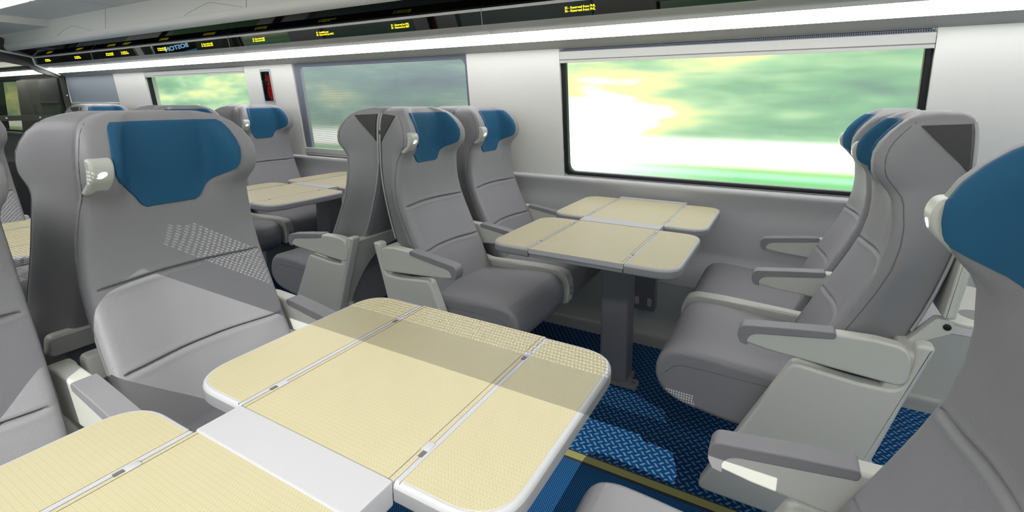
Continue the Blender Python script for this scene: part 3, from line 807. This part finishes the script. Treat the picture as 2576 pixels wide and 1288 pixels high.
tube(bm, [(XP+.03, y, z) for y, z in ((1.5, 1.808), (1.85, 1.776), (2.12, 1.729), (2.165, 1.722), (2.182, 1.708), (2.19, 1.665), (2.197, 1.634), (2.23, 1.617), (2.30, 1.584), (2.36, 1.556), (2.395, 1.536))], .012, 8); obj('edge_trim', bm, M['lip'], t)
gl = bmesh.new(); yzplate(gl, [(1.44, .6), (2.46, .6), (2.46, 1.2), (2.40, 1.52), (2.2, 1.62), (2.15, 1.7), (1.44, 1.79)], XP-.004, XP+.004); obj('glass_panel', gl, M['smoked'], t)
gl = bmesh.new(); yzplate(gl, [(my(y), z) for y, z in ((1.44, .6), (2.46, .6), (2.46, 1.2), (2.40, 1.52), (2.2, 1.62), (2.15, 1.7), (1.44, 1.79))], XP-.004, XP+.004); obj('glass_panel', gl, M['smoked'], t)
for y, z in ((1.912, 1.075), (2.179, 1.075), (2.4345, 1.3135), (2.49, .9)):
    bm = bmesh.new(); disc(bm, (XP+.021, y, z), (1, 0, 0), .0085, .0085, (0, 0, 1), .003); obj('bolt', bm, M['chrome'], t)
for y0, y1, z0, z1 in ((1.55, 1.87, .62, 1.04), (2.25, 2.44, 1.15, 1.19), ):
    pass
t = thing('destination_screen', 'black screen showing BOSTON in pale blue, seen mirrored in the display strip', 'screen', (XP+.06, .77, 1.485))
bm = bmesh.new(); box(bm, -.03, 0, -.26, .26, -.125, .14, .006); obj('screen_panel', bm, M['screen'], t)
me = text_mesh('BOSTON', .076, .0012, 'CENTER'); me.materials.append(M['skyblue'])
o = link('screen_text', me, t); o.matrix_local = Matrix.Translation((.001, -.008, -.03)) @ Matrix(((0, 0, 1, 0), (1, 0, 0, 0), (0, 1, 0, 0), (0, 0, 0, 1)))
bm = bmesh.new(); box(bm, -.001, .001, -.25, -.02, -.115, -.075); obj('screen_band', bm, M['bandblue'], t)

# vestibule bits seen through the smoked glass
t = thing('vestibule_cabinet', 'dark cabinet behind the smoked glass partition', 'cabinet', (0, 0, 0))
bm = bmesh.new(); box(bm, -8.40, -7.72, 2.385, 2.418, 0, 1.50, .006); obj('cabinet_body', bm, M['cab_grey'], t)
bm = bmesh.new(); box(bm, -7.72, -7.19, 2.38, 2.418, 0, 1.50, .006); obj('cabinet_door', bm, M['post'], t)
bm = bmesh.new(); box(bm, -7.70, -7.21, 2.372, 2.38, 1.22, 1.245, .002); obj('cabinet_rail', bm, M['cab_grey'], t)
bm = bmesh.new(); box(bm, -7.70, -7.21, 2.372, 2.38, .98, 1.0, .002); obj('cabinet_rail', bm, M['cab_grey'], t)

# small floor socket below the back to back seats
o = obj('floor_box', B(-1.60, -1.50, 1.98, 2.05, 0.0, .10, .006), M['black']); tag(o, 'small black box on the floor under the middle back to back seats', 'box')

# ------------------------------------------------------------------ world: bright blurred greenery and sky
w = bpy.data.worlds.new('World'); S.world = w; w.use_nodes = True; nt = w.node_tree; g = NG(nt)
bg = nt.nodes['Background']
x, y, z = g.obj('Generated')
ay = g.m('ADD', g.m('ABSOLUTE', y), .06)
u = g.m('DIVIDE', x, ay); h = g.m('DIVIDE', z, ay)
def noise(sx, sz, off, det=2.0, rough=.5):
    c = nt.nodes.new('ShaderNodeCombineXYZ'); nt.links.new(g.m('MULTIPLY', u, sx), c.inputs[0]); nt.links.new(g.m('MULTIPLY', h, sz), c.inputs[1]); c.inputs[2].default_value = off
    n = nt.nodes.new('ShaderNodeTexNoise'); n.inputs['Scale'].default_value = 1; n.inputs['Detail'].default_value = det; n.inputs['Roughness'].default_value = rough
    nt.links.new(c.outputs[0], n.inputs['Vector']); return n.outputs['Fac']
n1 = noise(3.4, 15, 3.2, 3.0, .55)
n2 = noise(2.2, 9, 7.7, 1.5)
du = g.m('DIVIDE', g.m('ADD', u, .44), .24)
left = g.m('SUBTRACT', g.m('MULTIPLY', g.m('EXPONENT', g.m('MULTIPLY', g.m('MULTIPLY', du, du), -1)), g.m('SUBTRACT', 1.05, g.m('MULTIPLY', h, 6.5))), .08)
v = g.m('ADD', g.m('ADD', g.m('MULTIPLY', n1, .75), g.m('MULTIPLY', n2, .35)), g.m('ADD', g.m('MULTIPLY', left, .30), g.m('MINIMUM', g.m('MAXIMUM', g.m('MULTIPLY', g.m('SUBTRACT', -.55, u), .11), 0), .115)))
foliage = g.ramp(v, [(.30, (.18, .28, .25, 1)), (.43, (.29, .46, .36, 1)), (.54, (.38, .68, .42, 1)), (.62, (.62, .92, .56, 1)), (.70, (1.1, 1.2, .58, 1)), (.76, (1.5, 1.5, .6, 1)), (.84, (2.0, 2.0, 1.7, 1))])
# tone by height: sky up, track-side streaks below
hb = g.m('MULTIPLY_ADD', h, 2.0, .5)           # h -.25..+.25 -> 0..1
hb2 = g.m('ADD', hb, g.m('MULTIPLY', g.m('SUBTRACT', noise(.35, 60, 1.1, 2), .5), .03))
low = g.ramp(hb2, [(.05, (.22, .45, .2, 1)), (.18, (.34, .88, .36, 1)), (.226, (.33, .88, .36, 1)), (.243, (.62, 1.15, .78, 1)), (.258, (.5, 1.0, .4, 1)), (.274, (1.2, 1.3, .85, 1)), (.288, (2.2, 2.2, 2.0, 1)), (.35, (2.0, 2.1, 1.8, 1)), (.385, (.8, 1.15, .75, 1))])
wl = g.m('MULTIPLY', g.m('SUBTRACT', g.m('EXPONENT', g.m('MULTIPLY', g.m('MULTIPLY', du, du), -1)), .1), .75)
low = g.mix(g.m('MAXIMUM', wl, 0), low, (1.9, 2.1, 2.0, 1))
isl = g.ramp(hb2, [(.34, (1, 1, 1, 1)), (.385, (0, 0, 0, 1))])
col = g.mix(isl, foliage, low)
sky = g.ramp(h, [(.18, (0, 0, 0, 1)), (.45, (1, 1, 1, 1))])
col = g.mix(sky, col, (1.35, 1.36, 1.42, 1))
nt.links.new(col, bg.inputs['Color']); bg.inputs['Strength'].default_value = 1.0

# sun through the windows on the viewer side
sd = Vector((-.385, 1, -.725)).normalized()
L = bpy.data.lights.new('sun', 'SUN'); L.energy = 4.2; L.angle = .0012; L.color = (1, .985, .95)
so = bpy.data.objects.new('sun', L); COL.objects.link(so); so.rotation_euler = sd.to_track_quat('-Z', 'Y').to_euler(); so.location = (2, -4, 4)

# ------------------------------------------------------------------ camera (calibrated; 3:2 frame cropped from the top -> vertical lens shift)
cam = bpy.data.cameras.new('camera'); co = bpy.data.objects.new('camera', cam); COL.objects.link(co); S.camera = co
F, PIT, YAW, V0 = 1246.16, .139527, .515687, 429.33
cam.sensor_fit = 'HORIZONTAL'; cam.sensor_width = 36; cam.lens = F/2576*36
cam.shift_x = 0; cam.shift_y = (V0-644)/2576
cam.clip_start = .02; cam.clip_end = 200
co.location = (0, 0, 1.25)
co.rotation_euler = (math.pi/2-PIT, 0, YAW)

S.cycles.max_bounces = 16; S.cycles.diffuse_bounces = 8; S.cycles.transparent_max_bounces = 16
S.view_settings.view_transform = 'Standard'; S.view_settings.look = 'None'; S.view_settings.exposure = 0; S.view_settings.gamma = 1; S.view_settings.use_curve_mapping = False
